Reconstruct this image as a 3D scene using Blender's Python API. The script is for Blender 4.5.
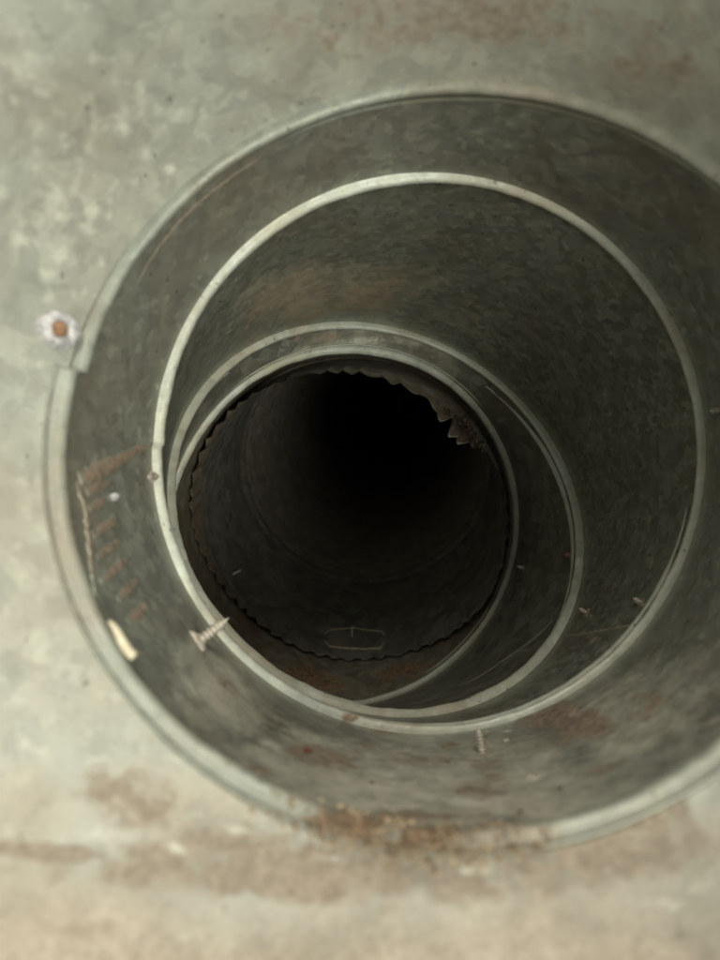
import bpy, bmesh, math, random
import numpy as np
from mathutils import Vector, Matrix, noise
random.seed(7); rng = np.random.default_rng(7)
S = bpy.context.scene
for o in list(bpy.data.objects): bpy.data.objects.remove(o)

# ------------------------------------------------------------------ camera, world, lamp, exposure
R = 0.075                       # six inch duct, metres
FPX = 693.0                     # focal length in pixels of the 720 x 960 photograph
cd = bpy.data.cameras.new('camera'); cam = bpy.data.objects.new('camera', cd); S.collection.objects.link(cam)
cam.rotation_euler = (math.pi/2, 0, 0)
cd.sensor_fit = 'VERTICAL'; cd.sensor_height = 36; cd.sensor_width = 27; cd.lens = 26
cd.clip_start = 0.002; cd.clip_end = 20
cd.dof.use_dof = True; cd.dof.focus_distance = 3.15*R; cd.dof.aperture_fstop = 11
S.camera = cam
S.render.resolution_x = 768; S.render.resolution_y = 1024
w = bpy.data.worlds.new('World'); S.world = w; w.use_nodes = True
bg = w.node_tree.nodes['Background']; bg.inputs[0].default_value = (1.0, 0.99, 0.86, 1); bg.inputs[1].default_value = 0.33

def area(name, loc, aim, sx, sy, power, col):
    l = bpy.data.lights.new(name, 'AREA'); l.shape = 'RECTANGLE'; l.size = sx; l.size_y = sy; l.energy = power; l.color = col
    o = bpy.data.objects.new(name, l); S.collection.objects.link(o); o.location = loc
    o.rotation_euler = (Vector(aim)-Vector(loc)).to_track_quat('-Z', 'Y').to_euler()
area('room_light', (0.34, -0.56, -0.16), (0, 0.15, 0.02), 0.34, 0.34, 5.8, (1.0, 0.99, 0.84))
area('ceiling_light', (0.0, -0.30, 0.46), (0, 0.15, -0.06), 0.22, 0.22, 2.5, (1.0, 0.94, 0.80))
S.view_settings.view_transform = 'Standard'; S.view_settings.look = 'None'
S.view_settings.gamma = 1; S.view_settings.use_curve_mapping = False; S.view_settings.exposure = 0
S.render.engine = 'CYCLES'
S.cycles.max_bounces = 7; S.cycles.diffuse_bounces = 5; S.cycles.glossy_bounces = 5

# ------------------------------------------------------------------ the rings that carry the duct (centre, normal, radius; in units of R)
def V(*a): return np.array(a, float)
RINGS = [
    (V(0.02, 0.98, 0.10),   V(0.14, 1, -0.02),    1.32),   # 0 open mouth, nearest
    (V(0.191, 1.725, 0.187),V(0.101, 1, -0.281),  0.985),  # 1
    (V(0.278, 2.445, 0.080),V(-0.089, 1, 0.031),  0.985),  # 2
    (V(0.137, 3.185, -0.060),V(-0.32, 1, -0.538), 0.985),  # 3
    (V(-0.034, 3.77, -0.283),V(-0.272, 1, 0.107), 0.985),  # 4
    (V(-0.055, 4.26, -0.18), V(0.07, 1, 0.28),     0.925),  # 5 hidden behind the crimped pipe end
]
PIPE = [
    (V(-0.072, 3.923, -0.268), V(0.124, 1, 0.438), 0.90),
    (V(-0.045, 4.25, -0.17),   V(0.08, 1, 0.30),   0.90),
    (V(0.037, 5.07, 0.13),     V(0.05, 1, 0.20),   0.90),
    (V(0.19, 6.9, 0.42),       V(0.08, 1, 0.16),   0.90),
    (V(0.42, 9.5, 0.80),       V(0.12, 1, 0.30),   0.90),
    (V(4.2, 60.0, 6.4),        V(0.08, 1, 0.15),   0.90),
]
def frame(n):
    n = n/np.linalg.norm(n); u = V(1,0,0)-n*n[0]; u /= np.linalg.norm(u); v = np.cross(u, n)   # v points up
    return n, u, v
def circ(ring, th, r=None, s=0.0):
    C, n, rad = ring; n, u, v = frame(n); r = rad if r is None else r
    th = np.asarray(th); r = np.broadcast_to(r, th.shape); s = np.broadcast_to(s, th.shape)
    return (C + (r*np.cos(th))[..., None]*u + (r*np.sin(th))[..., None]*v + s[..., None]*n)*R
def dent(th, t, seed, amp=0.006):
    return amp*(np.sin(2*th+seed)+0.6*np.sin(3*th+1.7*seed+2*t)+0.4*np.sin(7*th+2.9*seed+5*t)+0.25*np.sin(13*th-3*t+seed)*np.sin(6*t+seed))*np.sin(np.pi*np.clip(t,0,1))
def crimp_surface(T, U):
    A,B=PIPE[0],PIPE[1]
    ph = 56*T+.9*np.sin(3*T)+.7*np.sin(8*T)+.6*np.sin(19*T+1); wave = np.abs(np.sin(ph/2))**.8
    amp = np.clip(.009+.004*np.sin(5*T+1)+.004*np.sin(17*T)+.003*np.sin(29*T+2)+.002*np.cos(T-3.3),.003,.014)*np.exp(-U*.4)/(1+np.exp((U-.5)*16))
    bend = .013*np.sin(2*T+.5)+.012*np.sin(3*T+2)+.006*np.sin(5*T)
    tear = np.exp(-((T-math.radians(47))/.16)**2)*(1+.35*np.sin(27*T)+.25*np.sin(61*T+1)) + .25*np.exp(-((T-math.radians(62))/.25)**2)*(1+.3*np.sin(40*T))
    d = (wave-.6)*amp*1.5 + bend*(1-U)*.8 + tear*.085*(1-U)**2
    s = -.018*np.sin(ph)*np.exp(-U*8)*.5+ .02*np.sin(4*T)*(1-U) - tear*.03*(1-U)
    return circ(A,T,A[2]-d,s)*(1-U)[...,None]+circ(B,T,B[2]+0*U)*U[...,None], wave, tear
def loft(A, B, th, t, seed=0.0, amp=0.006, off=0.0):
    th, t = np.broadcast_arrays(np.asarray(th,float), np.asarray(t,float))
    if A is PIPE[0]: return crimp_surface(th,t)[0]
    rA = A[2]+off-dent(th,t,seed,amp); rB = B[2]+off-dent(th,t,seed,amp)
    return circ(A, th, rA)*(1-t)[...,None] + circ(B, th, rB)*t[...,None]
def px(P):
    P = np.asarray(P); return np.stack([360+FPX*P[...,0]/P[...,1], 480-FPX*P[...,2]/P[...,1]], -1)
SEC = {0:(RINGS[0],RINGS[1],.4), 1:(RINGS[1],RINGS[2],1.3), 2:(RINGS[2],RINGS[3],2.2), 3:(RINGS[3],RINGS[4],3.1), 4:(RINGS[4],RINGS[5],4.4),
       10:(PIPE[1],PIPE[2],5.0), 11:(PIPE[0],PIPE[1],0.0)}
def hit(sec, x, y):
    """(theta, t) of the point of a duct section that stands at that place of the photograph"""
    A,B,sd = SEC[sec]; th = np.linspace(-np.pi,np.pi,721)[:,None]; t = np.linspace(0,1,121)[None,:]
    for k in range(3):
        d = ((px(loft(A,B,th,t,sd))-V(x,y))**2).sum(-1); i,j = np.unravel_index(d.argmin(), d.shape)
        a, b = th[i,0], t[0,j]; w1 = (th[1,0]-th[0,0]); w2 = (t[0,1]-t[0,0])
        th = np.linspace(a-w1,a+w1,41)[:,None]; t = np.linspace(max(0,b-w2),min(1,b+w2),41)[None,:]
    return a, b
def surf(sec, th, t, h=0.0):
    A,B,sd = SEC[sec]; p = loft(A,B,th,t,sd); 
    if np.any(h): p = p + normal(sec,th,t)*np.asarray(h)[...,None]
    return p
def normal(sec, th, t):
    A,B,sd = SEC[sec]; e=1e-3
    a = loft(A,B,np.asarray(th)+e,t,sd)-loft(A,B,np.asarray(th)-e,t,sd); b = loft(A,B,th,np.asarray(t)+e,sd)-loft(A,B,th,np.asarray(t)-e,sd)
    n = np.cross(a,b); n /= np.linalg.norm(n,axis=-1,keepdims=True)
    c = (A[0]*(1-np.asarray(t))[...,None]+B[0]*np.asarray(t)[...,None])*R - loft(A,B,th,t,sd)
    return n*np.sign((n*c).sum(-1,keepdims=True))

# ------------------------------------------------------------------ materials
def nodes(name):
    m = bpy.data.materials.new(name); m.use_nodes = True; return m, m.node_tree.nodes, m.node_tree.links, m.node_tree.nodes['Principled BSDF']
def ramp(N, a, b, ca=(0,0,0,1), cb=(1,1,1,1)):
    r = N.new('ShaderNodeValToRGB'); e = r.color_ramp.elements; e[0].position=a; e[1].position=b; e[0].color=ca; e[1].color=cb; return r
def mixc(N, L, fac, a, b, mode='MIX'):
    m = N.new('ShaderNodeMix'); m.data_type='RGBA'; m.blend_type=mode; m.clamp_factor=True
    for i,v in ((0,fac),(6,a),(7,b)):
        if hasattr(v,'links'): L.new(v, m.inputs[i])
        else: m.inputs[i].default_value = v
    return m.outputs[2]
def math_(N, L, op, a, b=None, clamp=False):
    m = N.new('ShaderNodeMath'); m.operation = op; m.use_clamp = clamp
    for i,v in ((0,a),(1,b)):
        if v is None: continue
        if hasattr(v,'links'): L.new(v, m.inputs[i])
        else: m.inputs[i].default_value = v
    return m.outputs[0]
def tex(N, L, vec, scale, detail=4, rough=.55, dist=0):
    t = N.new('ShaderNodeTexNoise'); t.inputs['Scale'].default_value=scale; t.inputs['Detail'].default_value=detail
    t.inputs['Roughness'].default_value=rough; t.inputs['Distortion'].default_value=dist; L.new(vec, t.inputs['Vector']); return t.outputs['Fac']
def galvanized(name, base=(0.33,0.335,0.31), warm=(0.27,0.22,0.165), warm_amt=.45, metal=.45, rough=.5, seed=0., spangle=210, flk=.5, cc=.26, rustc=((.085,.045,.026),(.33,.20,.105)), dust_glow_col=((.31,.27,.205),(.56,.50,.42))):
    m,N,L,P = nodes(name)
    tc = N.new('ShaderNodeTexCoord'); mp = N.new('ShaderNodeMapping'); mp.inputs['Location'].default_value=(seed,seed*.7,seed*.3); L.new(tc.outputs['Object'], mp.inputs[0]); v = mp.outputs[0]
    vo = N.new('ShaderNodeTexVoronoi'); vo.inputs['Scale'].default_value=spangle; vo.inputs['Randomness'].default_value=1
    nz = N.new('ShaderNodeTexNoise'); nz.inputs['Scale'].default_value=160; L.new(v,nz.inputs['Vector'])
    wv = N.new('ShaderNodeMix'); wv.data_type='VECTOR'; wv.inputs[0].default_value=.006; L.new(v,wv.inputs[4]); L.new(nz.outputs['Color'],wv.inputs[5]); L.new(wv.outputs[1],vo.inputs['Vector'])
    sp = N.new('ShaderNodeSeparateColor'); L.new(vo.outputs['Color'], sp.inputs[0])
    cell = sp.outputs[0]
    big = tex(N,L,v,28,3,.6,.4); med = tex(N,L,v,110,4,.65,.35); fine = tex(N,L,v,900,2,.6); fl = tex(N,L,v,300,1,.5,.2)
    c = mixc(N,L,ramp_out(N,L,cell,.0,1.), (base[0]*(1-cc),base[1]*(1-.95*cc),base[2]*(1-.85*cc),1), (base[0]*(1+cc),base[1]*(1+cc),base[2]*(1+.92*cc),1))
    c = mixc(N,L,math_(N,L,'MULTIPLY',ramp_out(N,L,med,.56,.74),.3), c, (base[0]*1.75,base[1]*1.78,base[2]*1.6,1))
    c = mixc(N,L,math_(N,L,'MULTIPLY',ramp_out(N,L,fl,.62,.72),flk), c, (base[0]*1.8,base[1]*1.8,base[2]*1.75,1))
    c = mixc(N,L,math_(N,L,'MULTIPLY',ramp_out(N,L,big,.40,.66),warm_amt), c, (*warm,1))
    c = mixc(N,L,math_(N,L,'MULTIPLY',ramp_out(N,L,med,.50,.34),.35), c, (base[0]*.5,base[1]*.5,base[2]*.47,1))
    spots = ramp_out(N,L,tex(N,L,v,420,2,.5),.70,.74)
    c = mixc(N,L,math_(N,L,'MULTIPLY',spots,.55), c, (.07,.06,.05,1))
    def att(nm):
        a = N.new('ShaderNodeAttribute'); a.attribute_name = nm; return a.outputs['Fac']
    def ragged(nm, hard=3.2, nsc=None):
        n_ = nsc or med
        s_ = math_(N,L,'SUBTRACT', math_(N,L,'ADD', att(nm), n_), .98)
        return math_(N,L,'MULTIPLY', s_, hard, True)
    dust_glow = ragged('dust_glow',2.0,math_(N,L,'ADD',math_(N,L,'MULTIPLY',big,.5),math_(N,L,'MULTIPLY',med,.5))); c = mixc(N,L,math_(N,L,'MULTIPLY',dust_glow,.92), c, mixc(N,L,ramp_out(N,L,math_(N,L,'ADD',math_(N,L,'MULTIPLY',med,.6),math_(N,L,'MULTIPLY',fine,.4)),.34,.64),(*dust_glow_col[0],1),(*dust_glow_col[1],1)))
    rust = ragged('rust',5.5,math_(N,L,'ADD',math_(N,L,'MULTIPLY',med,.62),math_(N,L,'MULTIPLY',fl,.38))); rc = mixc(N,L,ramp_out(N,L,tex(N,L,v,520,4,.7),.35,.68),(*rustc[0],1),(*rustc[1],1))
    c = mixc(N,L,math_(N,L,'MULTIPLY',rust,.85), c, rc)
    pale = ragged('pale',2.6,tex(N,L,v,300,3,.6)); c = mixc(N,L,math_(N,L,'MULTIPLY',pale,.75), c, (.66,.66,.58,1))
    red = ragged('red',5.,med); c = mixc(N,L,math_(N,L,'MULTIPLY',red,.8), c, (.22,.03,.025,1))
    L.new(c, P.inputs['Base Color'])
    nonmet = math_(N,L,'MAXIMUM', dust_glow, math_(N,L,'MAXIMUM', rust, pale))
    L.new(math_(N,L,'MULTIPLY', math_(N,L,'SUBTRACT',1.,nonmet,True), metal), P.inputs['Metallic'])
    rr = math_(N,L,'ADD', math_(N,L,'MULTIPLY',cell,.16), math_(N,L,'MULTIPLY',big,.2)); rr = math_(N,L,'ADD',rr,rough-.16)
    rr = math_(N,L,'ADD', rr, math_(N,L,'MULTIPLY',nonmet,.3), True); L.new(rr, P.inputs['Roughness'])
    b = N.new('ShaderNodeBump'); b.inputs['Strength'].default_value=.5; b.inputs['Distance'].default_value=.0006
    h = math_(N,L,'ADD', math_(N,L,'MULTIPLY',med,.9), math_(N,L,'MULTIPLY',fine,.25));
    L.new(h, b.inputs['Height']); L.new(b.outputs[0], P.inputs['Normal'])
    return m
def ramp_out(N,L,v,a,b):
    m = N.new('ShaderNodeMapRange'); m.inputs[1].default_value=a; m.inputs[2].default_value=b; m.clamp=True; L.new(v,m.inputs[0]); return m.outputs[0]
def rough_mat(name, c1, c2, scale=600, rough=.8, metal=0., bump=.4, sss=0):
    m,N,L,P = nodes(name); tc = N.new('ShaderNodeTexCoord'); n_ = tex(N,L,tc.outputs['Object'],scale,5,.65)
    L.new(mixc(N,L,ramp_out(N,L,n_,.35,.65),(*c1,1),(*c2,1)), P.inputs['Base Color']); P.inputs['Roughness'].default_value=rough; P.inputs['Metallic'].default_value=metal
    b = N.new('ShaderNodeBump'); b.inputs['Strength'].default_value=bump; b.inputs['Distance'].default_value=.0004; L.new(n_,b.inputs['Height']); L.new(b.outputs[0],P.inputs['Normal'])
    return m
M = {
 's0': galvanized('zinc_mouth', base=(.45,.465,.415), warm=(.36,.30,.23), warm_amt=.45, metal=.25, rough=.55, seed=1.1, flk=.25, cc=.11, rustc=((.20,.16,.12),(.36,.30,.235)), dust_glow_col=((.28,.23,.175),(.52,.455,.375))),
 's1': galvanized('zinc_first_gore', base=(.31,.32,.28), warm=(.26,.215,.16), warm_amt=.5, metal=.45, rough=.38, seed=2.3, spangle=340, cc=.15, rustc=((.12,.085,.06),(.31,.23,.165)), dust_glow_col=((.33,.32,.265),(.60,.58,.50))),
 's2': galvanized('zinc_second_gore', base=(.29,.305,.26), warm=(.24,.19,.13), warm_amt=.45, metal=.55, rough=.36, seed=3.7, dust_glow_col=((.24,.18,.115),(.36,.28,.19)), spangle=420, cc=.2),
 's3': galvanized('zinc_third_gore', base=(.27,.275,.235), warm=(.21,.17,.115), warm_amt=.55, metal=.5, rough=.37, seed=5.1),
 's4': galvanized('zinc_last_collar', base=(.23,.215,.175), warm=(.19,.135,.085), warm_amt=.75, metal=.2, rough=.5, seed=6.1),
 'bead': galvanized('zinc_bead', base=(.47,.50,.45), warm=(.36,.30,.21), warm_amt=.6, metal=.2, rough=.5, seed=7.3, spangle=300, flk=.1, cc=.1),
 'lip': galvanized('zinc_lip', base=(.31,.33,.29), warm=(.27,.215,.155), warm_amt=.7, metal=.25, rough=.5, seed=9.9, spangle=300, flk=.1, cc=.1),
 'pipe2': galvanized('zinc_far_pipe', base=(.34,.32,.27), warm=(.28,.23,.17), warm_amt=.5, metal=.2, rough=.5, seed=4.4),
 'pipe': galvanized('zinc_pipe', base=(.25,.25,.225), warm=(.21,.165,.12), warm_amt=.5, metal=.45, rough=.42, seed=8.9, rustc=((.06,.04,.026),(.21,.15,.10))),
 'rust': rough_mat('rusty_steel', (.10,.055,.035), (.27,.17,.115), 500),
 'darkrust': rough_mat('dark_rust', (.03,.02,.015), (.085,.058,.042), 500),
 'rustridge': rough_mat('dull_rusty_zinc', (.19,.15,.118), (.27,.225,.18), 500, .7, .2),
 'seam': rough_mat('worn_seam_edge', (.24,.21,.175), (.40,.36,.30), 600, .55, .4),
 'screw': rough_mat('weathered_screw', (.36,.33,.29), (.62,.57,.50), 900, .5, .35),
 'screwrust': rough_mat('orange_rusted_screw', (.20,.10,.06), (.50,.30,.18), 900, .7),
 'white': rough_mat('white_sealant', (.26,.25,.27), (.72,.72,.74), 480, .2, 0, 1.0),
 'cream': rough_mat('cream_splinter', (.62,.55,.40), (.80,.74,.58), 500, .7),
 'crumbs': rough_mat('rust_crumbs', (.15,.10,.065), (.46,.36,.24), 420, .8),
 'glue': rough_mat('dried_adhesive', (.26,.23,.16), (.40,.36,.26), 600, .5),
 'chip': rough_mat('pale_chip', (.45,.42,.35), (.62,.58,.50), 600, .7),
}

# ------------------------------------------------------------------ object helpers
def thing(name, label, cat, base, group=None):
    o = bpy.data.objects.new(name, None); S.collection.objects.link(o); o.location = base; o.empty_display_size=.01
    o['label']=label; o['category']=cat
    if group: o['group']=group
    return o
def mesh(name, verts, faces, mat, parent=None, smooth=True, attrs=None, label=None):
    verts = np.asarray(verts,float).reshape(-1,3); origin = verts.mean(0)
    if parent is not None: origin = V(*world(parent))
    me = bpy.data.meshes.new(name); me.from_pydata((verts-origin).tolist(), [], [tuple(int(i) for i in f) for f in faces]); me.update()
    if attrs:
        for k,a in attrs.items():
            at = me.attributes.new(k,'FLOAT','POINT'); at.data.foreach_set('value', np.asarray(a,float).ravel())
    if smooth: me.polygons.foreach_set('use_smooth',[True]*len(me.polygons))
    me.materials.append(M[mat]); o = bpy.data.objects.new(name, me); S.collection.objects.link(o)
    if parent is not None: o.parent = parent
    else: o.location = origin
    if label: o['label']=label
    return o
def world(o):
    p = Vector((0,0,0))
    while o is not None: p = p+o.location; o = o.parent
    return p
def grid_faces(n, m, wrap_n=True, base=0):
    """n columns round, m rows"""
    i = np.arange(n if wrap_n else n-1)[:,None]; j = np.arange(m-1)[None,:]; k = (i+1)%n
    a=i*m+j; b=k*m+j; return (np.stack([a,b,b+1,a+1],-1).reshape(-1,4)+base).tolist()
def fix_normals(o):
    bm = bmesh.new(); bm.from_mesh(o.data); bmesh.ops.recalc_face_normals(bm, faces=bm.faces); bm.to_mesh(o.data); bm.free()

# dirt marks and painted light: (attribute, x, y, half width, half height, angle deg, strength) at places seen in the photograph
STAIN_LIGHT = {
0:[('dust_glow',60,1050,460,165,3,1.1),('dust_glow',420,1060,480,170,0,1.1),('dust_glow',30,800,160,60,0,.55),('dust_glow',150,800,150,60,10,.60),('dust_glow',330,890,160,35,0,.62),('dust_glow',660,840,140,50,-10,.62),('dust_glow',440,30,200,40,0,.36),  # dusty bottom, its cream tone also paints in the light there
   ('rust',50,852,95,13,5,.66),('rust',300,872,360,46,2,.60),('rust',470,20,360,60,0,.50),('rust',590,862,220,48,-6,.56),('rust',130,800,95,46,15,.52),('rust',250,850,120,40,12,.58),('pale',150,790,30,12,20,.5),('pale',190,815,20,8,0,.56),('pale',240,830,36,8,8,.54),('pale',330,860,40,8,6,.54),('pale',90,835,30,8,10,.52),('pale',560,845,30,6,-4,.52),('rust',380,905,90,16,4,.50),('rust',690,850,40,30,0,.52),('rust',90,930,80,18,4,.44),('rust',650,815,75,50,-15,.54),('rust',480,15,330,50,0,.46),('rust',640,60,150,60,10,.44),('rust',310,940,24,60,8,.46),('rust',420,870,60,16,0,.5),('rust',20,870,60,14,0,.46),('rust',180,866,90,9,6,.5),('rust',150,800,90,30,20,.42),('rust',640,815,70,35,-10,.52),('rust',310,930,20,40,10,.40),('rust',0,340,40,14,0,.36),  # broad top patches: brown film that also paints the darker falloff of light
   ('rust',560,60,180,26,0,.30),
   ('pale',90,212,15,15,0,.62),('pale',88,228,13,9,0,.6),('pale',170,170,10,8,0,.6),('pale',135,182,11,9,0,.58),('pale',120,85,22,14,20,.5),('pale',30,80,40,26,0,.48),('pale',15,240,10,12,0,.56),
   ('pale',110,60,60,25,0,.36),('pale',475,870,34,7,4,.66),('pale',620,882,14,6,0,.66),('pale',660,903,34,7,4,.64),('pale',695,890,13,6,0,.6),('pale',605,870,12,5,0,.6),('pale',175,848,18,7,25,.6),
   ('pale',60,590,14,10,0,.3),('pale',110,810,46,20,0,.44),('pale',185,938,12,8,0,.5),('pale',130,120,70,50,0,.48),('pale',60,200,80,120,0,.46),('pale',30,60,70,60,0,.46),('pale',200,110,60,30,0,.44),('rust',40,700,120,80,0,.26),('dust_glow',90,700,110,110,0,.34)],  # broad pale patches paint the brighter light of the upper left
1:[('dust_glow',400,785,340,70,0,.74),('dust_glow',215,695,90,60,40,.62),('pale',300,735,40,14,10,.5),('rust',600,770,50,12,-20,.46),('rust',560,718,80,24,10,.62),('rust',330,760,70,22,5,.50),('rust',480,790,60,16,0,.50),('rust',260,770,40,12,25,.5),('rust',420,760,90,16,0,.46),('rust',650,700,60,30,-40,.46),('pale',460,800,30,8,0,.5),('pale',610,745,22,7,-20,.5),('pale',270,745,24,8,30,.5),('rust',230,690,50,14,45,.46),('rust',395,730,60,10,0,.5),('dust_glow',640,720,120,80,-35,.60),('dust_glow',200,650,60,70,40,.40),('rust',305,752,34,14,0,.56),('rust',400,815,160,10,0,.5),('rust',450,745,24,10,0,.48),('pale',590,705,50,10,-25,.44),('pale',420,775,60,18,0,.38),('rust',575,722,34,15,10,.58),('rust',560,740,60,18,0,.42),('rust',365,742,26,22,0,.45),('rust',490,768,38,26,0,.48),('rust',250,680,60,30,40,.30),  # floor deposits, coloured paler to paint in light the lamps don't give
   ('rust',430,790,200,26,0,.30),('rust',300,735,50,14,20,.34),('rust',130,500,40,60,0,.34),('rust',110,600,30,50,20,.30),('pale',530,777,9,5,-6,.0),
   ('red',308,751,7,5,20,.66),('pale',505,732,22,12,0,.42),('pale',320,715,40,12,10,.30),('pale',500,738,7,4,0,.5),('dust_glow',620,700,90,60,-30,.30)],
2:[('dust_glow',330,290,150,42,-4,.66),('dust_glow',470,330,90,26,35,.52),('rust',480,310,80,22,30,.34),('rust',600,640,60,24,-30,.34),('rust',250,330,60,40,-40,.36)],  # upper brown patches paint a warm highlight into the colour
3:[('rust',460,640,50,30,-40,.34),('rust',300,335,90,16,0,.4),('pale',470,625,60,5,-37,.36)],
4:[('rust',300,680,80,22,10,.56),('rust',400,672,60,14,-10,.50),('rust',430,380,50,16,30,.55),('rust',250,650,50,20,30,.4),('rust',360,364,90,8,0,.4)],
10:[('rust',300,628,30,10,0,.3),('red',302,627,7,2.5,0,.64)],
}
def stain_light(sec, P):
    q = px(P.reshape(-1,3)); out = {k: np.zeros(len(q)) for k in ('dust_glow','rust','pale','red')}
    for k,x,y,a,b,ang,s in STAIN_LIGHT.get(sec,[]):
        c,sn = math.cos(math.radians(ang)), math.sin(math.radians(ang)); dx=q[:,0]-x; dy=q[:,1]-y
        u=(dx*c+dy*sn)/a; v=(-dx*sn+dy*c)/b; out[k]=np.maximum(out[k], 1.28*s*np.exp(-(u*u+v*v)*.8))
    return out
# ------------------------------------------------------------------ duct sections
def wall(sec, mat, parent, name='gore_wall', n=420, m=48, t0=0., t1=1., label=None):
    A,B,sd = SEC[sec]; th = np.linspace(-np.pi,np.pi,n,endpoint=False); t = np.linspace(t0,t1,m)
    T,U = np.meshgrid(th,t,indexing='ij'); P = surf(sec,T,U); Q = P - normal(sec,T,U)*.0006
    k = n*m; F = grid_faces(n,m)+[f[::-1] for f in grid_faces(n,m,base=k)]
    for j in ((0,) if sec==0 else ()):
        for i in range(n):
            a=i*m+j; b=((i+1)%n)*m+j; F.append((a,b,b+k,a+k) if j else (b,a,a+k,b+k))
    at = stain_light(sec,P); at = {q:np.concatenate([v,v]) for q,v in at.items()}
    o = mesh(name, np.concatenate([P.reshape(-1,3),Q.reshape(-1,3)]), F, mat, parent, attrs=at, label=label); fix_normals(o); return o
# bead profile: (distance along the duct, radius) in units of R; bead face looks at the mouth, a lower ridge follows behind it
PROF = [(-.030,1.004),(-.026,.996),(-.018,1.000),(-.013,.995),(-.009,.976),(-.005,.960),(.002,.954),(.009,.953),(.015,.957),(.019,.968),(.024,.984),(.032,.994),(.055,.996),(.066,.986),(.074,.976),(.083,.974),(.091,.980),(.098,.993),(.104,1.004)]
LIP = [(-.034,1.004),(-.030,.996),(-.024,1.000),(-.019,.998),(-.016,.990),(-.014,.980),(-.010,.971),(-.004,.964),(.004,.961),(.012,.963),(.019,.970),(.024,.979),(.027,.988),(.032,.994),(.046,.996),(.054,.992),(.062,.990),(.069,.994),(.078,1.004)]
def bead(i, parent, name='swivel_bead', n=540, lap=None, kr=1.0, rust=(), mat='bead', prof=PROF):
    ring = RINGS[i]; th = np.linspace(-np.pi,np.pi,n,endpoint=False); prof = np.array(prof); m=len(prof)
    T = np.repeat(th[:,None],m,1); s = np.repeat(prof[None,:,0],n,0)*kr; r = np.repeat(prof[None,:,1],n,0)*ring[2]/.985
    r = 1*ring[2]/.985 - (ring[2]/.985-r)*kr
    wob = .0018*np.sin(5*T+i)+.0012*np.sin(11*T+2*i)+.0008*np.sin(31*T+i)
    for q in range(n):   # small local irregularities of the rolled edge
        k_ = noise.noise(Vector((math.cos(th[q])*6+i*5,math.sin(th[q])*6,i)))*.0035 + noise.noise(Vector((math.cos(th[q])*25+i*5,math.sin(th[q])*25,i)))*.0018
        wob[q] += k_
    r = r + wob*np.clip((1-r)/.03,0,1); s = s + .5*wob
    if lap:      # where the rolled strip's ends overlap: one end sits lower than the other
        for (t0,amp,ln,sgn) in lap:
            d = ((T-t0)*sgn)%(2*np.pi); r = r - amp*np.exp(-d/ln)*np.clip((1.0-r)/.02,0,1); s = s + 2.3*amp*np.exp(-d/ln)
    P = circ(ring, T, r, s); at = {k:np.zeros(n*m) for k in ('dust_glow','rust','pale','red')}; at['rust'] += .27; q = px(P.reshape(-1,3))
    for k,x,y,a,b,ss in rust:
        at[k] = np.maximum(at[k], ss*np.exp(-(((q[:,0]-x)/a)**2+((q[:,1]-y)/b)**2)))
    F = grid_faces(n,m)+[(i_*m+m-1, ((i_+1)%n)*m+m-1, ((i_+1)%n)*m, i_*m) for i_ in range(n)]
    o = mesh(name, P.reshape(-1,3), F, mat, parent, attrs=at); fix_normals(o); return o
def tube(pts, rad, k=8):
    pts = np.asarray(pts,float); n=len(pts); rad = np.broadcast_to(rad,(n,)); d = np.gradient(pts,axis=0); V_=[]; F=[]
    for i in range(n):
        a = d[i]/np.linalg.norm(d[i]); u = np.cross(a,[.3,.2,.93]); u/=np.linalg.norm(u); v=np.cross(a,u)
        for j in range(k): V_.append(pts[i]+rad[i]*(math.cos(2*math.pi*j/k)*u+math.sin(2*math.pi*j/k)*v))
    for i in range(n-1):
        for j in range(k): F.append((i*k+j,i*k+(j+1)%k,(i+1)*k+(j+1)%k,(i+1)*k+j))
    F.append(tuple(range(k))[::-1]); F.append(tuple((n-1)*k+j for j in range(k))); return V_,F
def strip(sec, pxs, width, height, mat, parent, name, label=None, rough=.25, n=26, rust=0):
    """low raised strip that follows the inside of a section through places seen in the photograph"""
    q = np.array([hit(sec,*p[:2]) for p in pxs]); q[:,0] = np.unwrap(q[:,0]); wd = np.array([p[2] if len(p)>2 else 1. for p in pxs])
    s = np.linspace(0,len(q)-1,n); th = np.interp(s,range(len(q)),q[:,0]); t = np.interp(s,range(len(q)),q[:,1]); wd=np.interp(s,range(len(q)),wd)
    c = surf(sec,th,t); N_ = normal(sec,th,t); d = np.gradient(c,axis=0); d/=np.linalg.norm(d,axis=1,keepdims=True); side = np.cross(N_,d)
    prof=[(-1,-.4),(-.85,.55),(-.4,1),(.4,1),(.85,.55),(1,-.4)]; VV=[]
    for i in range(n):
        e = math.sin(math.pi*min(1,max(0,(i+.6)/n)))**.35; jw = 1+rough*noise.noise(Vector((i*.7,sec,width*9e3))); jh=1+rough*noise.noise(Vector((i*.9,sec+9,3)))
        for a,b in prof: VV.append(c[i]+side[i]*a*width*wd[i]*.5*jw*(.4+.6*e)+N_[i]*b*height*jh*e)
    m=len(prof); F=grid_faces(n,m,False)+[tuple(range(m)),tuple((n-1)*m+j for j in range(m))[::-1]]
    at = None
    if rust:
        e_ = np.clip(np.sin(np.pi*(np.arange(n)+.5)/n)*1.6,0,1)**.5
        at = {k:np.zeros(n*m) for k in ('dust_glow','pale','red')}; at['rust'] = (e_[:,None]*np.array([0,.75,1,1,.75,0])[None]*rust).ravel()
    o = mesh(name,VV,F,mat,parent,label=label,attrs=at); fix_normals(o); return o
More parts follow.
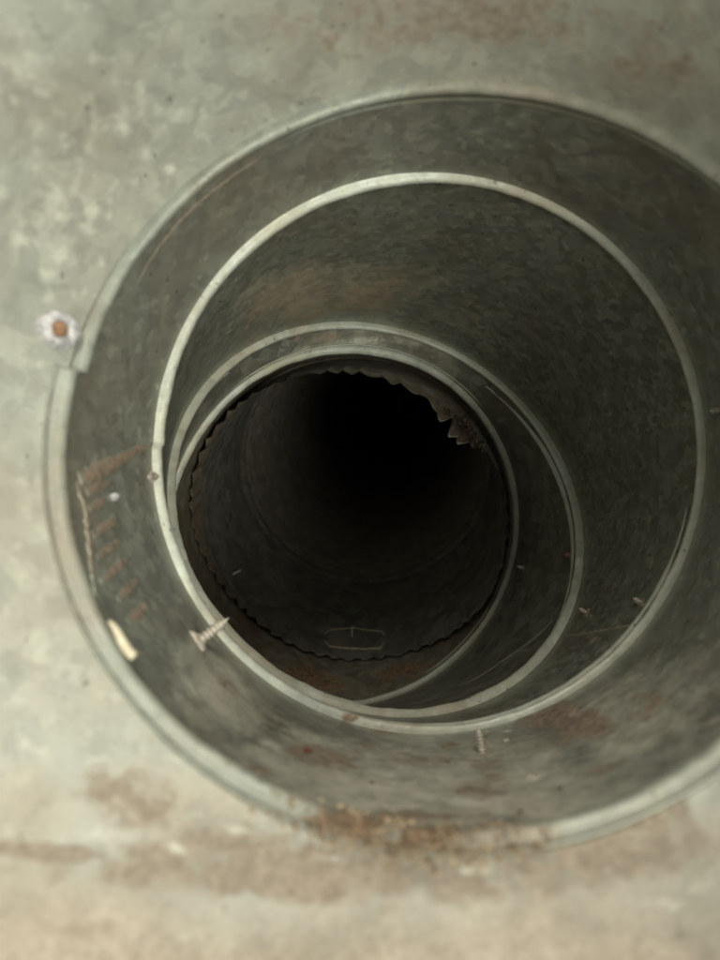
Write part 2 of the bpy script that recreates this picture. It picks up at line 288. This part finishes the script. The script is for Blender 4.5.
def lump(c, nrm, rx, ry, rz, mat, parent, name, seed=0, rag=.35, label=None, up=None, sub=3):
    bm = bmesh.new(); bmesh.ops.create_icosphere(bm, subdivisions=sub, radius=1)
    nrm = V(*nrm)/np.linalg.norm(nrm); u = V(0,0,1) if up is None else V(*up); u = u-nrm*(u@nrm); u/=np.linalg.norm(u); v=np.cross(nrm,u); out=[]
    for q in bm.verts:
        k = 1+rag*noise.noise(q.co*1.8+Vector((seed,0,0)))+rag*.7*noise.noise(q.co*4.5+Vector((seed,3,0)))
        out.append(V(*c)+k*(q.co.x*rx*u+q.co.y*ry*v+q.co.z*rz*nrm))
    F=[[x.index for x in f.verts] for f in bm.faces]; bm.free(); return mesh(name,out,F,mat,parent,label=label)
def screw(sec, x, y, length, rad, parent, label=None, mat='screw', tilt=(0,0,0), washer=1.9, blob=None, name='screw', burr='screw', thread=True):
    th,t = hit(sec,x,y); c = surf(sec,th,t); n_ = normal(sec,th,t); d = n_+V(*tilt); d/=np.linalg.norm(d)
    k=10; rows=[]; turns = max(3,int(length/(rad*.75))); N_=turns*4
    for i in range(N_+1):
        f=i/N_; r = rad*(1+(.22*math.cos(i*math.pi/2) if thread else 0)); r *= 1 if f<.72 else max(.04,(1-f)/.28); rows.append((f,r))
    VV,F = tube([c-d*.001+d*(length+.001)*f for f,_ in rows],[r for _,r in rows],k)
    s = mesh(name,VV,F,mat,parent,label=label)
    if washer:   # torn collar of sheet metal round the shank
        kk=22; VV=[]; u=np.cross(n_,[.2,.3,.9]); u/=np.linalg.norm(u); v=np.cross(n_,u)
        for j in range(kk):
            a=2*math.pi*j/kk; jag=1+.22*math.sin(3*a+x)+.14*math.sin(7*a+y)
            e=(math.cos(a)*u+math.sin(a)*v)
            for rr,hh in ((washer*1.25*jag,-.2),(washer*1.15*jag,.35),(washer*.8,.55*jag),(1.0,.9*jag),(.7,.5)): VV.append(c+e*rad*rr+n_*rad*hh)
        mesh('burr',VV,grid_faces(kk,5),burr,s)
    if blob:
        u=np.cross(n_,[.2,.3,.9]); u/=np.linalg.norm(u); v=np.cross(n_,u); 
        u=np.cross(n_,[.2,.3,.9]); u/=np.linalg.norm(u); v=np.cross(n_,u)
        kk,mm=72,14; VV=[]
        for i in range(kk):
            a=2*math.pi*i/kk
            for j in range(mm):
                b=2*math.pi*j/mm; q=Vector((math.cos(a)*2.2,math.sin(a)*2.2,math.cos(b)+2)); g_=1+.22*noise.noise(q*.5)+.10*noise.noise(q*1.1+Vector((5,2,1)))+.09*noise.noise(q*4)
                rr=blob*(.50+.33*math.cos(b)*g_); VV.append(c+(math.cos(a)*u*1.0+math.sin(a)*v)*rr*(1+.1*math.sin(2*a+1))+n_*(blob*.34*math.sin(b)*g_))
        VV=np.array(VV); F=grid_faces(kk,mm)+[((i*mm+mm-1),((i+1)%kk)*mm+mm-1,((i+1)%kk)*mm,i*mm) for i in range(kk)]
        fix_normals(mesh('sealant_ring',VV,F,'white',s))
    return s

# ================================================================== flared mouth section
B0 = Vector((RINGS[1][0]*R).tolist()) + Vector((0,0,-R))
mouth = thing('duct_mouth','weathered galvanized duct mouth nearest the viewer, dusty and tinted with painted cream light along its bottom','duct mouth',B0)
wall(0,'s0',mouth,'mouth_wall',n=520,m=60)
lapth = hit(0,70,368)[0]
lip = bead(1,mouth,'rolled_lip',lap=[(lapth,.012,.8,-1)],kr=1.0,mat='lip',prof=LIP,
   rust=[('rust',350,822,70,30,.74),('rust',430,835,60,25,.74),('rust',195,742,16,16,.5),('rust',250,790,60,30,.40),('dust_glow',520,832,60,20,.6),('dust_glow',120,690,60,60,.5),('dust_glow',200,770,60,40,.6),('dust_glow',620,815,60,30,.5),('rust',600,812,60,25,.34),('dust_glow',290,805,60,25,.5)])
screw(0,60,331,.0050,.0013,mouth,'rusty screw tip ringed by a lump of white sealant',mat='screwrust',washer=1.7,blob=.0052,tilt=(-.2,-.9,0),burr='white')
# ================================================================== adjustable elbow of three gores and a collar
B1 = Vector((RINGS[2][0]*R).tolist()) + Vector((0,0,-R))
elbow = thing('adjustable_elbow','dull grey segmented galvanized elbow with bright rolled rings between its turned segments','duct elbow',B1)
def gore(sec, mat, label):
    g = wall(sec,mat,elbow,'gore',label=label); return g
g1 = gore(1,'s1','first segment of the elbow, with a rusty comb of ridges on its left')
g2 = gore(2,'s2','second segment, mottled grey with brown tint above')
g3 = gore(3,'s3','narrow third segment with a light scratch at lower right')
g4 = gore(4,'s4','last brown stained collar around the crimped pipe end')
bead(2,g1,kr=.9,rust=[('rust',348,717,22,10,.66),('rust',395,728,30,10,.5),('rust',480,728,30,12,.34),('dust_glow',157,420,30,60,.4),('dust_glow',240,260,80,60,.42),('dust_glow',400,185,140,20,.34)],lap=[(hit(1,152,444)[0],.005,.6,-1)])
bead(3,g2,rust=[('rust',230,350,110,80,.46),('dust_glow',330,330,90,30,.40),('rust',425,717,40,12,.5)],kr=1.05)
bead(4,g3,rust=[('rust',400,370,80,30,.32),('rust',310,700,80,20,.6),('dust_glow',400,690,60,20,.3)],kr=.92)
# left: rusty lap seam and comb of crimp ridges
strip(1,[(79,479,1.5),(100,471,1.6),(134,451,.8),(151,445,.6)],.0030,.0006,'s1',g1,'lap_seam','rusty lap seam on the left',rough=.7,rust=.8)
strip(1,[(77,481),(85,508),(89,539),(91,566),(96,596)],.0015,.00045,'s1',g1,'crimp_line',rough=.8,n=40,rust=.8)
for a,b in [((87,493),(112,481)),((89,509),(108,500)),((93,535),(118,519)),((97,558),(121,540)),((101,582),(129,558)),((118,600),(139,578)),((128,622),(148,603))]:
    strip(1,[a,((a[0]+b[0])/2+1,(a[1]+b[1])/2-1),b],.0024+.0004*math.sin(a[1]),.00025,'s1',g1,'crimp_ridge',rough=.35,rust=.72)
strip(3,[(464,684),(500,662),(530,641),(552,620)],.0020,.0002,'seam',g3,'scratch',rough=.9)
strip(1,[(137,285),(160,246),(190,211),(225,182),(262,157)],.0005,.0003,'rustridge',g1,'rust_line',rough=.9,n=50)
strip(2,[(566,636),(600,631),(641,624)],.0011,.0004,'seam',g2,'lap_seam',rough=.5)
strip(3,[(514,585),(545,579),(574,572)],.0009,.0004,'rustridge',g3,'lap_seam',rough=.5)
strip(1,[(700,727),(712,722),(722,716)],.001,.0003,'seam',g1,'scratch',rough=.5)
# screws
screw(1,199,641,.0088,.0012,g1,'long weathered screw poking in at lower left, its burr flared wide',washer=1.9,tilt=(.0,.0,.0),thread=True)
screw(1,482,752,.0062,.00085,g1,'threaded screw tip pointing up at the bottom',washer=0,mat='screw')
screw(1,113,497,.0016,.0009,g1,'small shiny rivet among the rusty ridges',mat='white',washer=0,thread=False)
screw(1,151,477,.0024,.0008,g1,'short pinkish screw tip beside the bright ring',mat='rustridge',washer=1.6)
screw(1,718,410,.0022,.0007,g1,mat='screw',washer=0)
screw(2,586,613,.003,.0008,g2,mat='screw',washer=1.7,burr='rustridge')
screw(2,641,603,.003,.0008,g2,mat='screw',washer=1.7,burr='rustridge')
screw(3,571,556,.003,.0008,g3,mat='screwrust',washer=1.5,burr='rustridge')
screw(3,523,568,.003,.0008,g3,mat='screw',washer=1.5,burr='rustridge')
def spot(sec,x,y,a,b,name,mat,parent,label=None,h=.00025,seed=1):
    th,t=hit(sec,x,y); c=surf(sec,th,t); n_=normal(sec,th,t)
    q=surf(sec,th+.01,t)-c; return lump(c,n_,a,b,h,mat,parent,name,seed,.6,label,up=q)
spot(1,531,777,.0013,.0026,'sealant_spot','chip',g1,'pale kidney shaped spot at the bottom',seed=4)
spot(1,506,740,.0008,.0011,'sealant_spot','chip',g1,seed=9)
for i,(x,y) in enumerate([(448,762),(458,793),(372,783),(560,789),(520,812)]): spot(1,x,y,.0005,.0006,'tar_spot','rust',g1,seed=i)
def closure():
    n=240; th=np.linspace(-np.pi,np.pi,n,endpoint=False); P=np.stack([circ(RINGS[5],th,.928),circ(PIPE[1],th,.902)],1)
    mesh('collar_gap_seal',P.reshape(-1,3),grid_faces(n,2),'s4',g4)  # added ring, seals the collar gap against background light
closure()
# ================================================================== crimped pipe
B2 = Vector((PIPE[0][0]*R).tolist()) + Vector((0,0,-.9*R))
pipe = thing('crimped_pipe','dark galvanized pipe with a wavy crimped end, running on into blackness behind the elbow','pipe',B2)
def crimped():
    n=960; m=26; th=np.linspace(-np.pi,np.pi,n,endpoint=False); t=np.linspace(0,1,m)**1.3; T,U=np.meshgrid(th,t,indexing='ij')
    P,wave,tear = crimp_surface(T,U)
    k=n*m; C=(PIPE[0][0]*R); out = P-C; out/=np.linalg.norm(out,axis=-1,keepdims=True); Q=P+out*.0004
    F=grid_faces(n,m)+[x[::-1] for x in grid_faces(n,m,base=k)]
    left=np.clip(np.cos(T-3.3),0,1)**.6; rust=(.14+.25*np.sin(T+2.2)**2)*np.exp(-U*U*5)+left*(.32+.40*wave)*(1/(1+np.exp((U-.42)*30)))+.7*tear+.5*np.exp(-((T-1.25)/.8)**2)*np.exp(-U*3); at={'rust':np.concatenate([rust.ravel()]*2),'dust_glow':np.zeros(2*k),'pale':np.concatenate([(.85*(U<.012)+.30*wave*np.exp(-U*9)).ravel()]*2),'red':np.zeros(2*k)}  # pale rim paints broken highlights along the worn edge
    return mesh('crimped_end',np.concatenate([P.reshape(-1,3),Q.reshape(-1,3)]),F,'pipe',pipe,attrs=at)
ce = crimped()
for i in range(1,5):
    SEC[20+i]=(PIPE[i],PIPE[i+1],6.+i); wall(20+i,'pipe' if i==1 else 'pipe2',pipe,'pipe_wall',n=240,m=30)
    if i in (2,3):
        ring=PIPE[i]; n=240; th=np.linspace(-np.pi,np.pi,n,endpoint=False); pr=np.array([(-.08,.905),(-.03,.886),(0,.880),(.03,.886),(.08,.905)]); m=len(pr)
        T=np.repeat(th[:,None],m,1); P=circ(ring,T,np.repeat(pr[None,:,1],n,0),np.repeat(pr[None,:,0],n,0)); mesh('pipe_joint',P.reshape(-1,3),grid_faces(n,m),'pipe',pipe)
SEC[10]=SEC[21]
# closed far end of the pipe
ring=PIPE[5]; th=np.linspace(-np.pi,np.pi,64,endpoint=False); P=np.concatenate([circ(ring,th),(ring[0]*R)[None]]); mesh('far_end',P,[(i,(i+1)%64,64) for i in range(64)],'pipe',pipe)
# dried adhesive outline, screw tips in the pipe
strip(10,[(325,634),(330,629.5),(353,627.5),(382,631),(385,635)],.0011,.0005,'glue',pipe,'adhesive_outline','rectangular outline of dried adhesive at the bottom',n=60)
strip(11,[(325,641),(329,646),(350,648.5),(381,648),(385,641)],.0011,.0007,'glue',pipe,'adhesive_outline',n=50)
screw(10,352,636,.0062,.0006,pipe,'thin pale screw tip standing up inside the adhesive outline',washer=0)
screw(10,229,577,.005,.00055,pipe,'thin screw tip on the lower left of the pipe',washer=0,tilt=(0,0,.0))
# ================================================================== loose bits
def rust_clump():
    ring=PIPE[0]; g = thing('rust_clump','ragged clump of rusty flakes caught on the upper right of the crimped pipe end','rust clump',Vector(circ(ring,math.radians(40),.86,-.02).tolist()))
    for i in range(26):
        a=math.radians(random.triangular(32,60,44)); rr=random.uniform(.86,.91); c=circ(ring,np.array(a),np.array(rr),np.array(random.uniform(-.05,.05)))
        z=random.uniform(.0006,.0021); lump(c,rng.normal(size=3),z*(.45 if i%7==0 else 1),z*(.4 if i%7==0 else .8),z*.22,'screwrust' if i%7==0 else 'darkrust',g,'flake',seed=i,rag=.8,sub=2)
rust_clump()
def splinter():
    a,b=(109,621),(134,658); d=1.62*R
    pa=V((a[0]-360)/FPX,1,-(a[1]-480)/FPX); pb=V((b[0]-360)/FPX,1,-(b[1]-480)/FPX)
    ring=RINGS[1]; n,u,v=frame(ring[1]); C=ring[0]*R+n*(-.02*R)
    qa=pa*((C@n)/(pa@n)); qb=pb*((C@n)/(pb@n)); q=[qa+(qb-qa)*f+V(0,0,.0003*math.sin(7*f)) for f in np.linspace(0,1,14)]
    VV,F=tube(q,[.0003+.0006*math.sin(2.2*f) for f in np.linspace(0,1,14)],8); o=mesh('pale_splinter',VV,F,'cream')
    o['label']='cream coloured splinter lying on the lower left of the rolled mouth lip'; o['category']='splinter'
splinter()
def crumbs():
    bm=bmesh.new(); ring=RINGS[1]
    for i in range(900):
        x=random.triangular(255,560,390); a0=hit_ring(ring,x)+random.gauss(0,.01); s=random.gauss(-.045,.035); r=.985-.03*math.exp(-((s-.01)/.03)**2)-.004
        if s<-.03: r=.985+(-s-.03)*.3
        c=circ(ring,np.array(a0),np.array(r),np.array(s)); z=random.choice([.00012,.00015,.0002,.00025,.0003,.0005])*random.uniform(.7,1.2)
        mt=Matrix.Translation(Vector(c.tolist()))@Matrix.Rotation(random.uniform(0,6),4,Vector(rng.normal(size=3).tolist()).normalized())@Matrix.Diagonal((z*random.uniform(.7,1.4),z,z*random.uniform(.5,.9),1))
        bmesh.ops.create_icosphere(bm,subdivisions=1,radius=1,matrix=mt)
    me=bpy.data.meshes.new('rust_crumbs'); bm.to_mesh(me); bm.free(); me.materials.append(M['crumbs']); o=bpy.data.objects.new('rust_crumbs',me); S.collection.objects.link(o)
    o['kind']='stuff'; o['label']='brown rust and dirt crumbs heaped along the bottom of the mouth lip'; o['category']='rust crumbs'
def hit_ring(ring,x):
    th=np.linspace(-np.pi,0,2000); q=px(circ(ring,th)); k=np.where(q[:,1]>600)[0]; return th[k[np.abs(q[k,0]-x).argmin()]]
crumbs()
